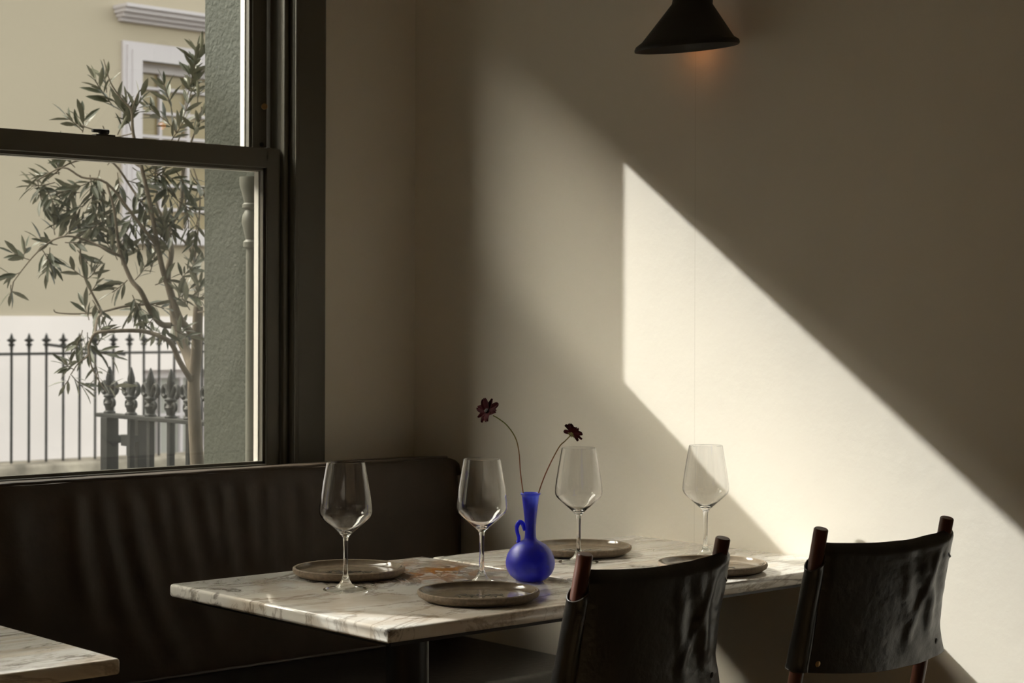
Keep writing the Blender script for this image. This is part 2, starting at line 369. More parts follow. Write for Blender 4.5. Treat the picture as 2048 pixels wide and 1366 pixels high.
# light portals in both window openings
for xa, xb in ((-2.15, -.83), (-.30, 1.122), (1.60, 2.54)):
    pl = bpy.data.lights.new('portal', 'AREA'); pl.shape = 'RECTANGLE'; pl.size = xb-xa; pl.size_y = HEAD-SILL; pl.cycles.is_portal = True
    po = bpy.data.objects.new('portal', pl); COL.objects.link(po); po.location = ((xa+xb)/2, WO-.02, (SILL+HEAD)/2); po.rotation_euler = (math.radians(-90), 0, 0)

# ------------------------------------------------------------------ street
struct(MB().box((-60, WO, -.5), (60, 60, -.3)).build('ground_street', M_['road']))
ang = math.radians(2.6); FU = Vector((math.cos(ang), math.sin(ang), 0)); FN = Vector((math.sin(ang), -math.cos(ang), 0))
FO = at_y(200, 632, 16.4); FO.z = 0
def fac(px, py, off=0.0):           # pixel -> facade coordinates (along, height)
    a = ray(px, py); o = FO+FN*off; t = (o-CAM).dot(FN)/a.dot(FN); p = CAM+a*t
    return (p-FO).dot(FU), p.z
# roof line of the far house: the sun clears it just behind the meeting rail
wp = Vector((2.3, WY, CZ+.348)); t = (FO+FN*.12-wp).dot(FN)/(-SUN).dot(FN); roof = (wp-SUN*t).z
fc = thing('townhouse', 'cream stucco townhouse across the street with white lower storey', 'house', FO, ang)
def fbox(mb, s0, s1, z0, z1, o0, o1, mi=0): return mb.box((s0, -o1, z0), (s1, -o0, z1), mi)
# window positions on the facade
w0 = fac(243, 72); w1 = fac(278, 122); wb = fac(250, 462); sb = fac(250, 487); zdad = fac(100, 632)[1]
ww = 1.36                                    # glass width
sx0, sx1 = w1[0], w1[0]+ww
ztop, zbot = w1[1], wb[1]
zb0 = fac(300, 930)[1]; bz0, bz1 = fac(300, 925)[1], fac(300, 740)[1]; bx0 = fac(286, 800)[0]; bx1 = fac(404, 800)[0]+.1
body = MB()
X0, X1 = -45, 25
fbox(body, X0, sx0, zdad, roof, -.5, 0); fbox(body, sx1, X1, zdad, roof, -.5, 0); fbox(body, sx0, sx1, ztop, roof, -.5, 0); fbox(body, sx0, sx1, zdad, zbot, -.5, 0)
body.build('wall', M_['cream'], fc)
lo = MB(); fbox(lo, X0, bx0, -.3, zdad, -.5, .03); fbox(lo, bx1, X1, -.3, zdad, -.5, .03); fbox(lo, bx0, bx1, bz1, zdad, -.5, .03); fbox(lo, bx0, bx1, -.3, bz0, -.5, .03)
lo.build('lower_wall', M_['white'], fc)
def fwindow(s0, s1, z0, z1, cols, rows, nm):
    f = MB(); t = .05
    fbox(f, s0, s0+t, z0, z1, -.16, -.10); fbox(f, s1-t, s1, z0, z1, -.16, -.10); fbox(f, s0, s1, z0, z0+t, -.16, -.10); fbox(f, s0, s1, z1-t*1.8, z1, -.16, -.10)
    fo = f.build('window', M_['trim'], fc)
    for i in range(1, cols):
        x = s0+(s1-s0)*i/cols; m = MB(); fbox(m, x-.015, x+.015, z0+t, z1-t, -.16, -.115); m.build('muntin', M_['trim'], fo)
    for i in range(1, rows):
        z = z0+(z1-z0)*i/rows; m = MB(); fbox(m, s0+t, s1-t, z-.015, z+.015, -.16, -.113); m.build('muntin', M_['trim'], fo)
    m = MB(); fbox(m, s0, s1, z0, z1, -.18, -.165); m.build('pane', M_[nm], fo)
fwindow(sx0, sx1, zbot, ztop, 4, 7, 'blind'); fwindow(bx0, bx1, bz0, bz1, 3, 2, 'curtain')
ar = MB(); aw = sx0-w0[0]
for a, o in ((1.0, .035), (.80, .055), (.55, .070), (.30, .050)):       # nested mouldings, each one frame
    top = ztop+aw*a*.9
    fbox(ar, sx0-aw*a, sx0, zbot, top, 0, o); fbox(ar, sx1, sx1+aw*a, zbot, top, 0, o); fbox(ar, sx0, sx1, ztop, top, 0, o)
ar.build('architrave', M_['trim'], fc)
sl = MB(); fbox(sl, sx0-aw*1.02, sx1+aw*1.02, sb[1], zbot, 0, .14); sl.build('window_sill', M_['trim'], fc, bevel=.01)
c0 = fac(226, 11); c1 = fac(236, 42)
co = MB(); zc = c0[1]; hh = c0[1]-c1[1]
for a, b2, o in ((0, .22, .26), (.22, .5, .21), (.5, .75, .14), (.75, 1, .07)): fbox(co, c0[0]+.3*(.26-o), sx1+aw+.2-.3*(.26-o), zc-hh*b2, zc-hh*a, 0, o)
co.build('cornice', M_['trim'], fc)
rc = MB(); fbox(rc, X0, X1, roof-.25, roof, -.5, .12); rc.build('roof_cornice', M_['trim'], fc)
# far railing on its low wall
FY = 14.0
fr = thing('street_railing', 'black spearheaded iron railing in front of the white lower storey', 'railing', (0, 0, 0))
zb = at_y(190, 918, FY).z; zr = at_y(100, 707, FY).z; zt = at_y(100, 672, FY).z
for k, px in enumerate((-45, -11, 22.8, 57.9, 92.5, 126.4, 159.1, 190.3, 226.5, 258.9, 287.4, 317.9, 348.3, 376.9, 404, 431)):
    x = at_y(px, 800, FY).x
    bb = MB().tube([(x, FY, zb-.02), (x, FY, zt-.10)], .0115, 8).build('railing_bar', M_['iron'], fr)
    MB().lathe([(0, -.11), (.014, -.11), (.012, -.09), (.020, -.08), (.030, -.07), (.014, -.06), (.016, -.05), (.036, -.040), (.040, -.030), (.016, -.018), (.012, 0), (.004, .022), (0, .026)], 12, (x, FY, zt)).build('spearhead', M_['iron'], bb, smooth=True)
xa, xb = at_y(-60, 700, FY).x, at_y(440, 700, FY).x
MB().box((xa, FY-.018, zr-.012), (xb, FY+.018, zr+.010)).build('rail', M_['iron'], fr)
p0, p1 = at_y(94, 689, FY-.15), at_y(250, 709, FY-.15)
MB().tube([p0, (p0+p1)/2, p1], .012, 8).build('brace', M_['iron'], fr)
struct(MB().box((xa-6, FY-.22, -.3), (xb+8, FY+.25, zb)).build('wall_street', M_['stone'], None, bevel=.02))
# planter blotch / low block behind the railing
# near gate: fleur-de-lis spears, running towards the window
GX = 3.15
gt = thing('iron_gate', 'black iron gate railing with fleur-de-lis spears beside the olive trunk', 'gate', (0, 0, 0))
def gp(px, py): return at_x(px, py, GX)
r0, r1 = gp(202, 826), gp(400, 845); zg = (r0.z+r1.z)/2
MB().box((GX-.022, r1.y-.3, zg-.010), (GX+.022, r0.y, zg+.004)).build('top_rail', M_['iron'], gt, bevel=.003)
def fleur(par, y, z, sc=1.0, x=GX):
    f = MB()
    f.lathe([(0, 0), (.024, 0), (.024, .006), (.016, .012), (.020, .03), (.024, .040), (.014, .052), (.015, .060), (.024, .066), (.024, .072), (.012, .080), (.010, .095), (.012, .115), (.0155, .130), (.0150, .145), (.010, .165), (.004, .185), (0, .190)], 14, (0, 0, 0))
    for sg in (1, -1):
        for (a, b_, c_) in ((.012, .078, 1), (.010, .028, .6)):
            pts = [(0, sg*a*.6, b_), (0, sg*(.020*c_+.006), b_+.034*c_), (0, sg*(.036*c_+.004), b_+.046*c_), (0, sg*(.052*c_+.003), b_+.034*c_), (0, sg*(.053*c_+.002), b_+.012*c_), (0, sg*(.042*c_), b_+.002)]
            f.tube(smoothpts(pts, 3), [.0078*(.7+.5*c_)]*16, 8)
    f.v = [(x+v[0]*sc, y+v[1]*sc, z+v[2]*sc) for v in f.v]
    f.build('fleur_spear', M_['iron'], par, smooth=True)
for px, wd in ((219, .046), (262, .020), (301, .020), (341.5, .020), (379, .020), (421, .02)):
    y = gp(px, 900).y
    b_ = MB().box((GX-wd/2, y-wd/2, -.3), (GX+wd/2, y+wd/2, zg-.010)).build('gate_post' if wd > .03 else 'gate_bar', M_['iron'], gt, bevel=.002)
    fleur(b_, y, zg+.004, .86)
yp = at_x(281, 900, GX+.12).y
b_ = MB().box((GX+.10, yp-.018, -.3), (GX+.14, yp+.018, zg-.02)).build('gate_post', M_['iron'], gt, bevel=.002)
MB().box((GX+.10, yp-.75, zg-.02), (GX+.14, yp+.02, zg-.008)).build('rear_rail', M_['iron'], gt)
la = MB(); y0 = gp(219, 860).y; y1 = yp; zl = gp(240, 862).z
la.box((GX-.01, y1, zl-.012), (GX+.03, y0, zl)); la.build('latch_bar', M_['iron'], gt, bevel=.002); la = MB(); la.box((GX+.00, gp(250, 880).y-.02, zl-.05), (GX+.02, gp(250, 880).y+.03, zl-.012)); la.build('latch_block', M_['iron'], gt, bevel=.002); la = MB(); la.box((GX+.005, gp(252, 880).y-.006, gp(250, 912).z), (GX+.02, gp(252, 880).y+.008, zl-.012))
la.build('latch_drop', M_['iron'], gt, bevel=.002)
MB().box((GX, yp-.02, zl-.045), (GX+.1, y1+.04, zl-.02)).build('latch_keeper', M_['iron'], gt, bevel=.002)

# ------------------------------------------------------------------ olive tree
tree = thing('olive_tree', 'slender olive tree with narrow grey-green leaves just outside the window', 'tree', (0, 0, 0))
TD = 5.5
A = lambda x, y, dd=0: at_depth(x/2.6277, y/2.6277, TD+dd)                 # first study crop
B = lambda x, y, dd=0: at_depth(x/2.6277, 480+y/2.6277, TD+dd)             # second study crop
trunk = MB().tube(smoothpts([B(1056, 3105), B(1050, 1900), B(1038, 1300), B(1036, 1180), B(1026, 1000), B(1020, 860), B(1018, 740), B(1028, 640), B(1035, 540), B(1038, 440), B(1042, 350)], 4),
    [.0235-.00022*i for i in range(41)], 14).build('trunk', M_['bark'], tree, smooth=True)
LIMBS = [
 ([B(1022,700), B(985,600,.05), B(935,490,.08), B(915,400,.1), B(905,310,.1), B(880,200,.1), B(900,60,.1), B(890,-60,.12), B(950,-180,.1), B(960,-420,.1)], .018, .005),
 ([B(1035,520), B(990,470,-.05), B(945,410,-.08), B(905,300,-.1), B(862,180,-.1), B(830,40,-.12), B(800,-130,-.15), B(745,-380,-.15), B(700,-560,-.15), B(690,-680,-.15), B(640,-740,-.15), B(580,-830,-.15), B(545,-950,-.15)], .012, .0012),
 ([B(1010,745), B(945,640,-.1), B(905,550,-.15), B(860,515,-.2), B(780,485,-.2), B(700,476,-.25), B(580,480,-.3), B(500,492,-.3), B(465,560,-.3)], .009, .004),
 ([B(465,560,-.3), B(460,610,-.3), B(410,650,-.32), B(370,710,-.33)], .003, .0015),
 ([B(465,560,-.3), B(480,660,-.3), B(520,740,-.3), B(560,800,-.3)], .003, .0015),
 ([B(905,320,.1), B(780,335,.05), B(650,350,0), B(530,378,0), B(400,388,0), B(300,382,0), B(282,365,0)], .005, .0015),
 ([B(500,492,-.3), B(510,420,-.2), B(532,378,-.1), B(490,290,-.1), B(450,210,-.1), B(425,100,-.1), B(420,-10,-.1), B(395,-130,-.1)], .0045, .002),
 ([B(900,450,-.1), B(845,440,-.1), B(790,370,-.1), B(740,270,-.15), B(690,210,-.15), B(640,90,-.15), B(620,0,-.15), B(600,-160,-.2), B(560,-300,-.2)], .010, .003),
 ([B(640,90,-.15), B(560,50,-.2), B(450,0,-.2), B(360,-20,-.25), B(280,0,-.25), B(200,60,-.25), B(130,140,-.25), B(70,220,-.25)], .004, .0015),
 ([B(70,220,-.25), B(62,265,-.25), B(50,290,-.25)], .002, .0012),
 ([B(1038,440), B(1030,300,.1), B(1020,120,.15), B(980,20,.15), B(900,-40,.1)], .006, .003),
 ([B(1040,380), B(1090,370,-.3), B(1130,345,-.35)], .003, .0015),
 ([B(830,40,-.12), B(700,-130,-.2), B(560,-300,-.25), B(430,-330,-.25), B(330,-380,-.25), B(190,-310,-.25)], .005, .002),
 ([B(800,-130,-.15), B(700,-260,-.1), B(600,-400,-.1), B(500,-430,-.1), B(360,-400,-.1), B(250,-320,-.1)], .004, .002),
 ([B(745,-380,-.15), B(640,-440,-.1), B(520,-470,-.1), B(400,-480,-.1), B(330,-450,-.1)], .004, .0015),
 ([B(950,-180,.1), B(960,-330,.1), B(1000,-500,.1), B(1050,-640,.1), B(1060,-700,.1)], .005, .002),
 ([B(890,-60,.12), B(820,-200,.1), B(850,-330,.1), B(900,-450,.1), B(960,-570,.1)], .005, .002),
 ([B(1020,120,.15), B(1040,-50,.15), B(1050,-250,.15), B(1010,-400,.15)], .004, .002),
 ([B(690,-680,-.15), B(720,-760,-.15), B(740,-790,-.15)], .002, .0015),
 ([B(560,-560,-.1), B(430,-600,-.1), B(395,-620,-.1)], .002, .0015),
 ([B(700,-560,-.15), B(600,-540,-.1), B(560,-560,-.1), B(540,-600,-.1)], .002, .0015),
]
LEN = .070
lv = [(0,0,0), (.28,.085,.03), (.28,-.085,.03), (.60,.095,.03), (.60,-.095,.03), (.86,.045,-.01), (.86,-.045,-.01), (1,0,-.05), (.28,0,0), (.6,0,-.005), (.86,0,-.03)]
lf = [(0,8,1), (0,2,8), (1,8,9,3), (8,2,4,9), (3,9,10,5), (9,4,6,10), (5,10,7), (10,6,7)]
lm = bpy.data.meshes.new('leaf'); lm.from_pydata([(x*LEN, y*LEN*1.15, z*LEN) for x, y, z in lv], [], lf); lm.materials.append(ml)
lm.polygons.foreach_set('use_smooth', [True]*len(lm.polygons))
leaf_mats = []
def leaf(p, d, sc, roll):
    d = d.normalized(); q = d.to_track_quat('X', 'Z') @ Matrix.Rotation(roll, 3, 'X').to_quaternion()
    leaf_mats.append(Matrix.LocRotScale(p, q, Vector((sc, sc*random.uniform(.9, 1.25), sc))))
def twig(p, d, ln, npair, r=.0013):
    pts = [p]; dd = d.normalized()
    for k in range(5):
        dd = (dd+Vector((random.uniform(-.15, .15), random.uniform(-.15, .15), random.uniform(-.08, .14)))).normalized(); pts.append(pts[-1]+dd*ln/5)
    pts = smoothpts(pts, 2)
    a0 = random.uniform(0, 3)
    for k in range(npair):
        t = .15+.85*(k+.5)/npair; i = min(int(t*(len(pts)-1)), len(pts)-2); tg = (pts[i+1]-pts[i]).normalized()
        s = tg.orthogonal().normalized(); s.rotate(Matrix.Rotation(a0+k*1.5, 3, tg))
        for sg in (1, -1):
            leaf(pts[i], tg*random.uniform(.5, 1.0)+s*sg*random.uniform(.5, .9)+Vector((0, 0, random.uniform(-.15, .15))), random.uniform(.6, 1.05)*(1-.3*t*0), random.uniform(-1.2, 1.2))
    leaf(pts[-1], pts[-1]-pts[-2], random.uniform(.6, .9), random.uniform(-1, 1))
    return pts
tw = MB()
for pts, ra, rb in LIMBS:
    sp = smoothpts(pts, 4); n_ = len(sp)
    MB().tube(sp, [ra+(rb-ra)*i/(n_-1) for i in range(n_)], 10 if ra > .006 else 7).build('branch', M_['bark'], tree, smooth=True)
# leafy shoots: pixel start, pixel direction, length, pairs
def shoot(px, py, dx, dy, ln, npair, dd=-.1):
    p = at_depth(px, py, TD+dd); v = R_*dx - U_*dy + D*random.uniform(-.35, .35)
    q = twig(p, v, ln, npair); tw.tube(q, [.0016]*len(q), 5)
SH = [(228,215,-.55,-1,.10,6),(213,185,-.2,-1,.05,3),(262,262,-.1,-1,.10,6),(262,235,.5,-.8,.07,4),(262,240,-.2,-1,.06,4),(165,262,-.5,-.6,.06,4),(165,265,.2,-.8,.06,4),(235,270,.3,-.5,.07,4),(355,265,-.5,-.6,.12,7),(365,240,.2,-1,.13,8),(375,190,.2,-1,.10,6),(390,150,.0,-1,.08,5),(395,125,.3,-.8,.05,3),(385,280,.3,-.6,.08,5),(345,230,-.2,-1,.1,5),(395,210,0,-1,.1,6),(340,285,.4,-.6,.08,4),
 (120,345,-.7,.2,.07,4),(118,350,-.3,-1,.06,4),(110,365,-.8,.2,.07,5),(75,360,.2,.9,.07,4),(95,380,.2,.7,.05,4),(150,335,-.5,-.5,.08,5),(165,385,-.8,.1,.09,5),(170,410,-.8,.2,.08,5),(160,425,-.6,.3,.06,4),(190,360,-.7,.3,.09,6),(200,340,-.2,.8,.09,5),(210,380,-.4,.8,.08,5),(215,330,.4,-.4,.07,5),(235,345,.1,.9,.08,5),(250,360,.5,.2,.08,5),(265,335,.5,.4,.08,5),(280,350,.2,.9,.08,5),(300,340,.5,.3,.08,5),(325,335,.2,.8,.09,6),(350,340,.4,.7,.09,5),(380,340,.2,.8,.1,6),(345,390,.5,.5,.09,5),(370,400,.1,.9,.09,5),(330,410,.3,.7,.08,5),(300,400,-.4,.7,.08,5),(270,420,-.4,.7,.08,5),(240,400,-.5,.7,.08,5),(225,430,-.5,.5,.08,5),(250,455,.1,.8,.07,5),(280,460,.4,.5,.07,5),(395,440,-.2,.9,.08,5),(310,370,.1,-.6,.1,5),(200,410,-.3,.5,.09,5),(180,350,.1,.6,.08,5),(150,365,-.3,.7,.07,5),(265,380,.4,.5,.08,6),
 (110,470,-.3,-1,.07,5),(115,490,-.8,-.2,.06,4),(125,475,.6,-.6,.07,4),(130,485,.6,.1,.06,4),(100,495,-.1,.9,.07,5),(150,480,.6,-.6,.06,4),(155,500,.4,.6,.05,3),(85,500,.5,.8,.06,4),(60,520,-.9,-.2,.05,2),(40,545,-.8,.5,.05,3),(22,570,-.2,1,.03,2),(45,520,.0,-1,.04,1),
 (168,555,-.7,-.3,.05,2),(172,560,.7,-.4,.05,3),(178,590,.5,-.7,.05,2),(185,600,.4,.7,.05,2),(235,520,-.5,-.7,.07,4),(245,530,.3,-1,.06,4),(255,560,-.5,.4,.06,4),(270,560,.5,-.5,.06,4),(265,590,.3,.8,.06,4),(285,600,-.5,.6,.07,4),(290,605,.7,.3,.06,3),(275,610,.2,1,.05,3),(300,545,.3,-.9,.07,4),(310,570,.7,-.3,.05,3),(340,510,-.3,-.9,.08,5),(360,560,.6,-.5,.06,4),(370,590,.6,.1,.06,4),(395,560,-.3,-.7,.06,4),(380,620,-.3,-.5,.05,3),(395,600,.1,-.8,.05,3),(430,618,.4,-.9,.04,3),(420,625,.7,-.3,.04,2),(352,600,.6,-.5,.05,3),(320,640,.3,.7,.05,3),(315,625,-.5,.6,.05,2),(330,665,-.8,.2,.05,2),(345,690,.3,-.6,.06,3),(350,660,.5,.3,.05,3),
 (178,640,-.3,-.8,.05,3),(175,665,.1,.8,.06,4),(180,680,.8,-.5,.06,3),(190,700,.8,.3,.06,3),(175,710,-.7,.6,.06,3),(150,740,-.6,-.3,.04,2),(143,750,.5,.6,.05,3),(140,752,-.3,1,.03,1),(190,725,.4,1,.06,3),(210,770,.5,.2,.04,2),(165,660,-.2,.7,.06,3),(195,690,.3,-.7,.05,3),(245,490,-.5,-.5,.06,4),(285,500,.2,-.8,.07,5),(320,480,.3,-.6,.07,5),(345,470,-.5,-.5,.07,5),(225,500,-.2,-.8,.06,4)]
for s in SH: shoot(*s[:2], *s[2:4], s[4], s[5])
tw.build('twigs', M_['bark'], tree)['kind'] = 'stuff'
random.shuffle(leaf_mats)
vis = leaf_mats[:300]; rest = leaf_mats[300:]
for mtx in vis:
    o = bpy.data.objects.new('leaf', lm); COL.objects.link(o); o.parent = tree; o.matrix_local = mtx
rm = MB()
for mtx in rest: rm.add([mtx @ v.co for v in lm.vertices], [tuple(p.vertices) for p in lm.polygons])
me = bpy.data.meshes.new('foliage'); me.from_pydata(rm.v, [], rm.f); me.materials.append(ml); o = bpy.data.objects.new('foliage', me); COL.objects.link(o); o.parent = tree; o['kind'] = 'stuff'

# ------------------------------------------------------------------ banquette
BY, BT, SZ = 3.49, CZ-.345, CZ-.787
bq = thing('banquette', 'long dark brown leather banquette under the window, back creased in soft folds', 'banquette', (0, 0, 0))
BX0, BX1 = -2.6, WX-.002
def fold(x, z):
    h = (BT-z)/(BT-SZ)
    env = math.exp(-((x-2.2)/.42)**2)
    k = 0
    for i, (xc, a, sl, wd, dp) in enumerate(((1.86,.010,.10,.020,.8),(1.93,.008,.14,.022,1.0),(1.99,.011,.16,.022,1.1),(2.06,.009,.18,.020,.7),(2.12,.010,.13,.020,.9),(2.18,.008,.12,.018,.6),(2.23,.009,.10,.018,.8),(2.29,.008,.07,.018,.6),(2.345,.009,.05,.018,.7),(2.40,.006,.03,.018,.5),(2.455,.007,.02,.018,.6),(2.52,.006,.01,.02,.6),(2.60,.004,0,.025,.5),(1.72,.005,.1,.03,.7),(1.58,.005,.1,.04,.7),(2.75,.003,0,.03,.4))):
        c = xc+sl*h*h+.012*mn.noise(Vector((z*4, i*1.7, 0))); up = min(1, max(0, (h-.02)/.12)); dn = max(0, 1-h/dp)
        k += a*1.7*(.75+.5*mn.noise(Vector((i*3.3, z*5, 2))))*math.exp(-((x-c)/wd)**2)*up*dn**.6
    k += .005*mn.noise(Vector((x*2.2, z*3, 3)))+.0028*mn.noise(Vector((x*16+z*2.5, z*3.5, 5)))*env+.0012*mn.noise(Vector((x*34, z*9, 8)))*env
    return k
NX, NZ = 420, 46
def bsurf(u, v):
    x = BX0+(BX1-BX0)*u
    if v < .18:                                  # soft top running back to the wall
        t = v/.18; y = WY-.012-(WY-.012-BY)*t; z = BT-.016+.016*t**.6+.0022*mn.noise(Vector((x*7, t*3, 1)))
        z -= .007*max(0, t-.8)**2/.04
        y2 = y
    else:
        t = (v-.18)/.82; z = BT-.006-(BT-.006-SZ+.02)*t
        y2 = BY-fold(x, z)-.014*math.sin(min(1, t*1.02)*math.pi)+.010*math.exp(-t*28)
    e = (BX1-x)/.06                             # rounded end against the right wall
    if e < 1: s = 1-math.sqrt(max(0, 1-(1-e)**2)); y2 += .05*s*(1 if v >= .18 else .2); z -= .045*s*max(0, 1-max(0, v-.18)/.3)
    return (x, y2, z)
MB().grid(bsurf, NX, NZ).build('back_cushion', M_['banq'], bq, smooth=True)
MB().tube([(BX0+(BX1-.065-BX0)*i/200, BY-.004-fold(BX0+(BX1-BX0)*i/200, BT-.01)*.5, BT-.001+.0025*mn.noise(Vector((i*.35, 0, 1)))) for i in range(201)], .0035, 8).build('piping', M_['banq'], bq, smooth=True)
sc_ = MB().box((BX0, 2.98, SZ-.12), (BX1-.003, BY+.02, SZ-.004)); sc_.build('seat_cushion', M_['leather'], bq, bevel=.025, smooth=True, seg=4)
MB().tube([(BX0, BY-.016, SZ-.001), (BX1-.01, BY-.016, SZ-.001)], .004, 8).build('seam_piping', M_['hem'], bq, smooth=True)
MB().box((BX0, 3.03, .0), (BX1-.003, 3.66, SZ-.12)).build('base', M_['black'], bq)

# ------------------------------------------------------------------ tables
TZ = .75
def table(x0, y0, x1, y1, m, label, chip=True):
    t = thing('marble_table', label, 'table', (x0, y0, 0), 0, 'marble topped pedestal tables')
    w_, d_ = x1-x0, y1-y0
    tb = MB().box((0, 0, TZ-.024), (w_, d_, TZ))
    me = tb.build('tabletop', m, t, bevel=.006, smooth=True, seg=3)
    if chip:                                       # chipped near corner
        for v in me.data.vertices:
            if v.co.x < .008 and v.co.y < .010: v.co.x += .005*random.random()+.002; v.co.y += .005*random.random()+.002; v.co.z += random.uniform(-.0015, .0015)
    cxx, cyy = w_/2, d_/2
    MB().box((.03, .03, TZ-.034), (w_-.03, d_-.03, TZ-.0245)).build('support_plate', M_['black'], t)
    MB().lathe([(0, .012), (.039, .012), (.039, TZ-.034), (0, TZ-.034)], 48, (cxx, cyy, 0)).build('pedestal', M_['black'], t, smooth=True)
    MB().box((cxx-.17, cyy-.17, 0), (cxx+.17, cyy+.17, .012)).build('base_plate', M_['black'], t, bevel=.002)
    return t
T1 = table(1.756, 2.268, 2.353, 2.922, mar1, 'veined marble table with an orange stain and chipped corner, blue vase on it')
T2 = table(2.357, 2.262, 2.946, 2.900, mar2, 'streaky cream marble table pushed against the right wall')
T3 = table(.725, 2.330, 1.322, 2.98, mar3, 'brown-edged marble table cut off at the lower left corner')

# ------------------------------------------------------------------ plates
PR = .1065
def plate(px, py, rz, label):
    p = at_z(px, py, TZ+.0135); p.z = TZ+.0003
    t = thing('stoneware_plate', label, 'plate', p, rz, 'grey-brown stoneware plates')
    prof = [(0, .002), (.074, .002), (.078, 0), (.088, 0), (.096, .002), (.1045, .0065), (PR, .0105), (PR-.0006, .0135), (PR-.003, .0147), (PR-.006, .0140), (PR-.008, .0115), (PR-.013, .0075), (PR-.022, .0062), (.04, .0058), (0, .0058)]
    prof = [(a, q*1.22) for a, q in prof]
    b = MB(); b.lathe(prof[:10], 96, mi=0); b.lathe(prof[9:], 96, mi=1)
    b.build('plate_body', [M_['clay'], M_['glaze']], t, smooth=True)
    # dark stamped sprig in the well, like scratched strokes
    k = MB(); rs = random.Random(3)
    def stroke(pts, wdt):
        for a, c in zip(pts[:-1], pts[1:]):
            a = Vector((*a, 0)); c = Vector((*c, 0)); nrm = (c-a).normalized().cross(Vector((0, 0, 1)))*wdt; z = .0077
            k.add([(a.x-nrm.x, a.y-nrm.y, z), (c.x-nrm.x*.7, c.y-nrm.y*.7, z), (c.x+nrm.x*.7, c.y+nrm.y*.7, z), (a.x+nrm.x, a.y+nrm.y, z)], [(0, 1, 2, 3)])
    xs = -.036
    for i in range(8):
        x = xs+i*.0095
        x *= 1.1; stroke([(x, .010*math.sin(i*1.3)), (x+.006, .004+.010*math.sin(i*1.3+.6)), (x+.0105, .010*math.sin(i*1.3+1.3))], .0015)
        s = 1 if i % 2 else -1
        stroke([(x+.003, 0), (x+.008, s*.010), (x+.006, s*.017)], .0016)
        stroke([(x+.002, s*.004), (x-.004, s*.012)], .0013)
    k.build('stamped_mark', M_['ink'], t)
    return t
plate(698, 1137.5, math.radians(-50), 'stoneware plate behind the leftmost wine glass, nearest the banquette')
plate(957, 1184, math.radians(-40), 'stoneware plate at the front edge of the table left of the blue vase')
plate(1161, 1094, math.radians(-50), 'stoneware plate behind and right of the blue vase')
plate(1425, 1128, math.radians(-50), 'sunlit stoneware plate half hidden behind the nearer chair, by the right wall')

# ------------------------------------------------------------------ wine glasses
def wineglass(px, py, label):
    p = at_z(px, py, TZ); p.z = TZ+.0004
    t = thing('wine_glass', label, 'glass', p, 0, 'empty stemmed wine glasses')
    H = .2295
    out = [(.0345, .001), (.0375, .0006), (.0402, .0018), (.0400, .0026), (.030, .0042), (.018, .0068), (.0110, .0125), (.0068, .020), (.0046, .030), (.0040, .050), (.0040, .075), (.0044, .088), (.0058, .0955), (.0085, .0990), (.0150, .1050), (.0287, .1167), (.0400, .1268), (.0447, .1318), (.0470, .1370), (.0476, .1425), (.0469, .152), (.0442, .172), (.0405, .194), (.0370, .214), (.0343, H)]
    inn = [(.0334, H+.0003), (.0360, .214), (.0395, .194), (.0432, .172), (.0459, .152), (.0466, .1425), (.0459, .1375), (.0436, .1328), (.0390, .1280), (.0276, .1180), (.0150, .1080), (.0075, .1045), (0, .1035)]
    b = MB(); b.lathe([(0, .001), out[0]], 72, mi=1); b.lathe(out[:4], 72); b.lathe(out[3:6], 72, mi=1); b.lathe(out[5:]+inn, 72)
    b.build('glass_body', [M_['glass'], M_['foot']], t, smooth=True)
    return t
wineglass(691, 1181, 'leftmost wine glass, standing in front of a plate')
wineglass(963.5, 1168, 'wine glass just left of the blue vase')
wineglass(1157, 1126, 'wine glass just right of the blue vase')
wineglass(1411, 1116, 'rightmost wine glass, in front of the sunlit wall')

# ------------------------------------------------------------------ vase and flowers
vp = at_z(1060.5, 1161, TZ); vp.z = TZ+.0003
vs = thing('bud_vase', 'frosted cobalt blue glass bud vase with round body and small handle', 'vase', vp)
k = .93e-3/6.83
pr = [(0, 1262), (150, 1262), (185, 1255), (235, 1225), (290, 1170), (325, 1100), (337, 1030), (332, 970), (310, 900), (275, 840), (225, 785), (165, 745), (110, 718), (86, 695), (78, 660), (75, 600), (76, 520), (82, 430), (92, 340), (104, 230), (116, 140), (122, 105), (135, 92), (138, 80), (132, 70), (122, 72)]
inner = [(112, 105), (104, 150), (92, 230), (80, 340), (70, 430), (64, 520), (63, 600), (66, 670), (80, 712), (150, 760), (215, 810), (262, 860), (300, 930), (318, 1030), (305, 1100), (270, 1165), (210, 1225), (0, 1240)]
P_ = [(r*k, (1262-y)*k*1.005) for r, y in pr+inner]
def sm(prof): return [tuple(q)[:2] for q in smoothpts([(a, b, 0) for a, b in prof], 3)]
MB().lathe([(max(0, r), z) for r, z in sm(P_)], 64).build('vase_body', mv, vs, smooth=True)
hl = R_*-1; hd = Vector((hl.x, hl.y, 0)).normalized()
hp = [(68, 575), (84, 540), (105, 490), (140, 462), (170, 490), (186, 545), (178, 610), (160, 670), (162, 720), (180, 745)]
MB().tube(smoothpts([hd*(x*k)+Vector((0, 0, (1262-y)*k)) for x, y in hp], 4), [.0042]*20+[.0034]*17, 12).build('handle', mv, vs, smooth=True)
def fpt(px, py, dd=0.0):
    dep = (vp-CAM).dot(D); return at_depth(px, py, dep+dd)
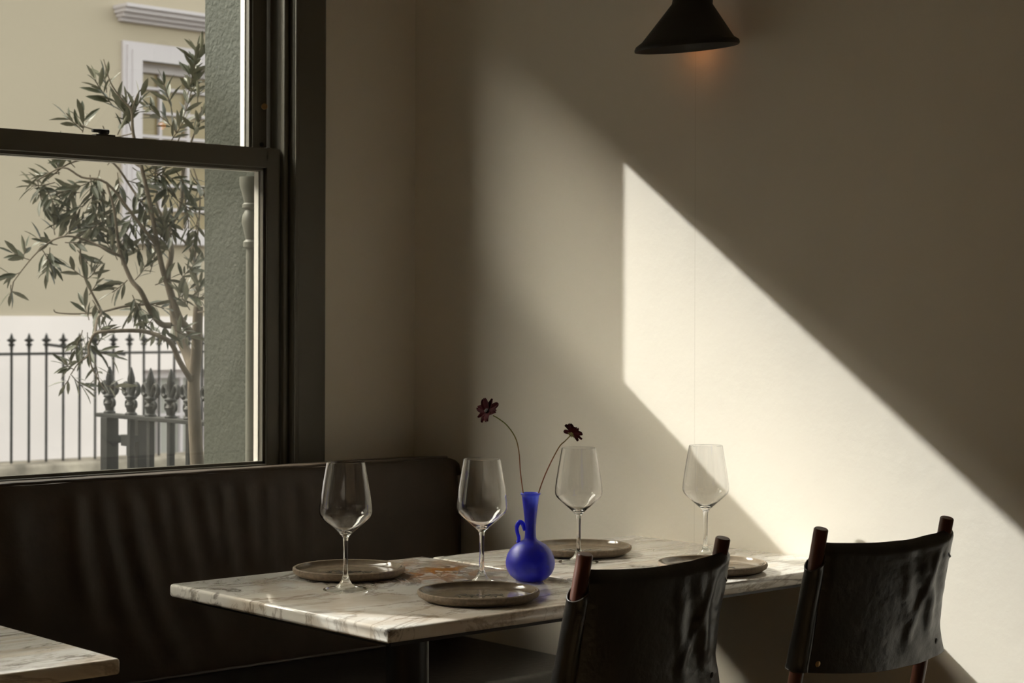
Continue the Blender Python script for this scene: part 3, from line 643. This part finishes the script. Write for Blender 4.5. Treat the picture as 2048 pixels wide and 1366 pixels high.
def flower(stem_px, headc, axis, label, rad, seed):
    rs = random.Random(seed)
    b0 = fpt(*stem_px[-1][:2])
    t = thing('cosmos_flower', label, 'flower', vp, 0, 'chocolate cosmos in the blue vase')
    sp = smoothpts([fpt(*q)-vp for q in stem_px], 8)
    MB().tube(sp, [.0011]*len(sp), 8).build('stem', ms, t, smooth=True)
    c = fpt(*headc)-vp; ax = (R_*axis[0]-U_*axis[1]+D*axis[2]).normalized(); a = ax.orthogonal().normalized(); bb = ax.cross(a)
    for i in range(8):
        g = i*math.pi/4+rs.uniform(-.15, .15); rd = math.cos(g)*a+math.sin(g)*bb; sd_ = ax.cross(rd); op = rs.uniform(.15, .75)
        L_ = rad*rs.uniform(.88, 1.1); W = L_*.30
        def ps(u, v, rd=rd, sd_=sd_, op=op, L_=L_, W=W, ph=rs.uniform(0, 6)):
            s = (v-.5)*2; wv = W*math.sin(math.pi*min(1, .10+u*.80))**.7*(1 if u < .97 else .8)
            o_ = c+rd*(L_*(u*.97+.06))+ax*(op*L_*(.55*u-.25*u*u)*1.2+.0016*math.cos(s*5+ph)*u)+sd_*s*wv
            return o_+ax*(.18*wv*s*s)
        MB().grid(ps, 8, 6).build('petal', M_['petal'], t, smooth=True, solid=.0002)
    cb = MB()
    for i in range(22):
        g = i*2.4; rr = .0042*math.sqrt(i/22); q = c+ax*.002+(math.cos(g)*a+math.sin(g)*bb)*rr
        cb.tube([q, q+ax*(.0045-rr*.3)], [.0007, .0009], 5)
    cb.build('flower_centre', M_['petalb'], t)
    sb_ = MB()
    for i in range(8):
        g = i*math.pi/4+.3; rd = math.cos(g)*a+math.sin(g)*bb
        sb_.tube([c-ax*.001, c+rd*.004-ax*.003, c+rd*.0075-ax*.0045], [.0011, .0010, .0003], 5)
    sb_.tube([c-ax*.004, c-ax*.001, c+ax*.001], [.0012, .0028, .0032], 10)
    sb_.build('sepals', ms if seed == 2 else M_['petalb'], t, smooth=True)
flower([(1072, 1110), (1061, 1060), (1052, 1020), (1047, 990), (1041, 945), (1038, 905), (1031, 876), (1015, 852), (998, 838), (986, 831)], (976, 823, 0), (-.62, -.42, -.55), 'dark red cosmos bending to the left above the vase', .0255, 1)
flower([(1062, 1110), (1066, 1050), (1071, 1015), (1076, 990), (1088, 955), (1103, 922), (1119, 893), (1130, 882), (1140, 872)], (1144, 867, 0), (.50, -.68, .48), 'dark red cosmos leaning right towards a wine glass', .0215, 2)

# ------------------------------------------------------------------ chairs
def chair(x, y, rz, label):
    """posts at +-w/2; local +y faces the table; leather back towards -y"""
    t = thing('leather_chair', label, 'chair', (x, y, 0), rz, 'black leather sling chairs')
    w_ = .305; rc = math.radians(13.0); top = CZ-.35; pr_ = .0122
    ax = Vector((0, math.sin(rc), -math.cos(rc))); nb = Vector((0, -math.cos(rc), -math.sin(rc)))     # down the post, outward at the back
    def pt(xx, s, n_): return Vector((xx, 0, top))+ax*s+nb*n_
    for sg in (-1, 1):
        o = MB().tube([pt(sg*w_/2, 0, 0), pt(sg*w_/2, .002, 0), pt(sg*w_/2, .55, 0)], [pr_-.0015, pr_, pr_], 24).build('back_post', M_['wood'], t, smooth=True)
        l0 = pt(sg*w_/2, .55, 0)
        MB().tube([l0, Vector((sg*w_/2, l0.y-.06, .0))], [pr_, pr_*.9], 16).build('leg', M_['wood'], t, smooth=True)
        MB().tube([(sg*(w_/2+.0), .44, .46), (sg*(w_/2+.0), .445, 0)], [pr_, pr_*.9], 16).build('leg', M_['wood'], t, smooth=True)
        MB().tube([(sg*(w_/2), .10, .40), (sg*(w_/2), .445, .41)], .011, 14).build('side_rail', M_['wood'], t, smooth=True)
    MB().tube([(-w_/2, .442, .26), (w_/2, .442, .26)], .009, 12).build('stretcher', M_['wood'], t, smooth=True)
    MB().grid(lambda u, v: Vector((-w_/2-.014+(w_+.028)*u, .11+.37*v, .415-.03*math.sin(math.pi*u))), 16, 10).build('seat', M_['leather'], t, smooth=True, solid=.005)
    # sleeves around the posts, cut lower on the outer side
    for sg in (-1, 1):
        def sl(u, v, sg=sg):
            g = 2*math.pi*u; cx_, cy_ = math.cos(g)*sg, math.sin(g)
            s0 = .052+.020*(cx_*.5+.5)-.004*cy_ if sg == -1 else .052+.020*(cx_*.5+.5)
            s0 = .046+.026*((cx_*sg)*.5+.5)
            s1 = .248
            r = pr_+.0028+.0012*(math.sin(v*9)+math.sin(g*2+v*4))*.5+(.0016 if v < .02 or v > .98 else 0)+.0035*v*max(0, -cy_*0+cx_*sg)
            return pt(sg*w_/2, s0+(s1-s0)*v, 0)+Vector((1, 0, 0))*r*cx_ + nb*r*cy_
        so_ = MB().grid(sl, 28, 26).build('leather_sleeve', M_['leather'], t, smooth=True, solid=.0018)
        ring = [sl(i/28, 0)+ax*.001 for i in range(29)]
        MB().tube(ring, .0016, 6).build('sleeve_hem', M_['hem'], so_, smooth=True)
        ring = [sl(i/28, 1)+ax*.001 for i in range(29)]
        MB().tube(ring, .0014, 6).build('sleeve_hem', M_['hem'], so_, smooth=True)
    # inner layer facing the sitter
    MB().grid(lambda u, v: pt(-w_/2+w_*u, .040+.20*v+.010*math.sin(math.pi*u)*(1-v), -.010+.010*math.sin(math.pi*u)), 20, 10).build('front_panel', M_['leather'], t, smooth=True, solid=.003)
    # outer flap, sagging at the top, flared lower right corner
    sd = x*3.1
    def flap(u, v):
        xl = -w_/2+.006+.003*math.sin(v*3.0); xr = w_/2+.016-.007*math.sin(math.pi*min(1, v*1.15))+.020*(max(0, v-.74)/.26)**1.5
        xx = xl+(xr-xl)*u
        s = .026+.009*math.sin(math.pi*min(1, (u*.92+.0)))**1.0*(1-v)**1.2-.008*u*(1-v) + v*(.222+.008*math.sin(math.pi*u))
        n_ = .017+.002*v
        n_ += .018*math.sin(math.pi*u)*(.55+.45*v)                      # leather bows out between the posts
        n_ -= .010*max(0, (u-.90)/.10)**2*(1-v*.5)+.006*max(0, (.06-u)/.06)**2*(1-v)
        wr = 0
        for (a, b_, c_, q, wd) in ((.70, .15, .95, .0045, .05), (.82, .10, .86, .0035, .035), (.58, .3, .72, .003, .045), (.90, .35, .60, .003, .03)):
            cu = a+(c_-a)*v; wr += q*math.exp(-((u-cu)/wd)**2)*math.sin(math.pi*min(1, max(0, v*.9+.1)))
        q_ = min(1, max(.12, (u-.45)/.2)); wr += q_*(.0030*mn.noise(Vector((u*6+sd, v*5, 2)))+.0010*mn.noise(Vector((u*16+sd, v*14, 4))))
        n_ += wr
        if v < .06: n_ -= .014*((.06-v)/.06)**2                       # rolls over at the top
        return pt(xx, s, n_)
    fo = MB().grid(flap, 56, 56).build('back_panel', M_['leather'], t, smooth=True, solid=.0026)
    edge = [flap(0, v/30)+nb*.001 for v in range(31)]+[flap(u/30, 1)+nb*.001 for u in range(1, 31)]+[flap(1, 1-v/30)+nb*.001 for v in range(1, 31)]
    MB().tube(edge, .0013, 6).build('edge_stitching', M_['hem'], fo, smooth=True)
    inn = []
    for i in range(60):
        q = flap(.02+.96*i/60, .975)+nb*.0004; q2 = flap(.02+.96*(i+.55)/60, .975)+nb*.0004; inn.append((q, q2))
    sm_ = MB()
    for q, q2 in inn: sm_.tube([q, q2], .0005, 5)
    sm_.build('stitches', M_['hem'], fo)['kind'] = 'stuff'
    for (u, v) in ((.045, .93), (.93, .88)):
        c = flap(u, v)
        sn = MB().lathe([(0, .0032), (.003, .0030), (.0052, .0018), (.0058, 0), (.0040, -.0005), (0, -.0005)], 20)
        so2 = sn.build('snap_button', M_['brass'] if u < .5 else M_['black'], t, smooth=True, loc=c+nb*.0012)
        so2.rotation_euler = nb.to_track_quat('Z', 'Y').to_euler()
    return t
chair(2.033, 1.952, 0, 'nearer black leather sling chair in the centre, hiding part of the table')
chair(2.559, 1.914, math.radians(-7), 'farther black leather sling chair on the right, against the sunlit wall')

# ------------------------------------------------------------------ wall lamp
lc = at_x(1374, 93, WX-.135)
ln = thing('wall_sconce', 'worn black metal cone wall lamp glowing orange beneath', 'lamp', lc)
dep = (lc-CAM).dot(D); s_ = dep/F
prof = [(104*s_, -.004), (105*s_, 0), (103*s_, .006), (92*s_, .014), (41*s_, 84*s_), (40*s_, 96*s_), (40*s_, .18), (36*s_, .185), (0, .185)]
prin = [(0, .18), (34*s_, .18), (36*s_, 96*s_), (37*s_, 84*s_), (88*s_, .013), (100*s_, .003), (104*s_, -.004)]
sh = MB().lathe(prof, 64); sh.lathe(prin, 64)
def cut(v):                             # rim cut slantwise, neck set back towards the wall
    x, y, z = v; f_ = max(0, 1-max(0, z)/(84*s_))
    return R0*(x+.12*z)+D*y+U0*(z+f_*(.085*x+.060*y))
sh.v = [tuple(cut(v)) for v in sh.v]
sho = sh.build('lamp_shade', M_['lampm'], ln, smooth=True)
TA = U0
wl = Vector((WX-lc.x, 0, .13))
MB().tube([TA*.15, Vector((WX-lc.x-.01, 0, .22))], .009, 12).build('arm', M_['lampm'], ln, smooth=True)
bk = MB().tube([Vector((WX-lc.x-.014, 0, .24)), Vector((WX-lc.x, 0, .24))], .045, 32).build('wall_plate', M_['lampm'], ln, smooth=True)
me_ = bpy.data.materials.new('lamp_bulb_glow'); me_.use_nodes = True; b = bsdf(me_); b.inputs['Emission Color'].default_value = (1, .30, .05, 1); b.inputs['Emission Strength'].default_value = .4; b.inputs['Base Color'].default_value = (.8, .4, .2, 1)
MB().lathe([(0, -.018), (.010, -.015), (.016, -.004), (.016, .006), (.010, .02), (.008, .05), (0, .05)], 20).build('bulb', me_, ln, smooth=True, loc=Vector((.02, 0, .075)))
pl = bpy.data.lights.new('lamp_light', 'POINT'); pl.energy = .035; pl.color = (1, .30, .045); pl.shadow_soft_size = .012
po = bpy.data.objects.new('lamp_light', pl); COL.objects.link(po); po.parent = ln; po.location = Vector((.082, .076, .012))
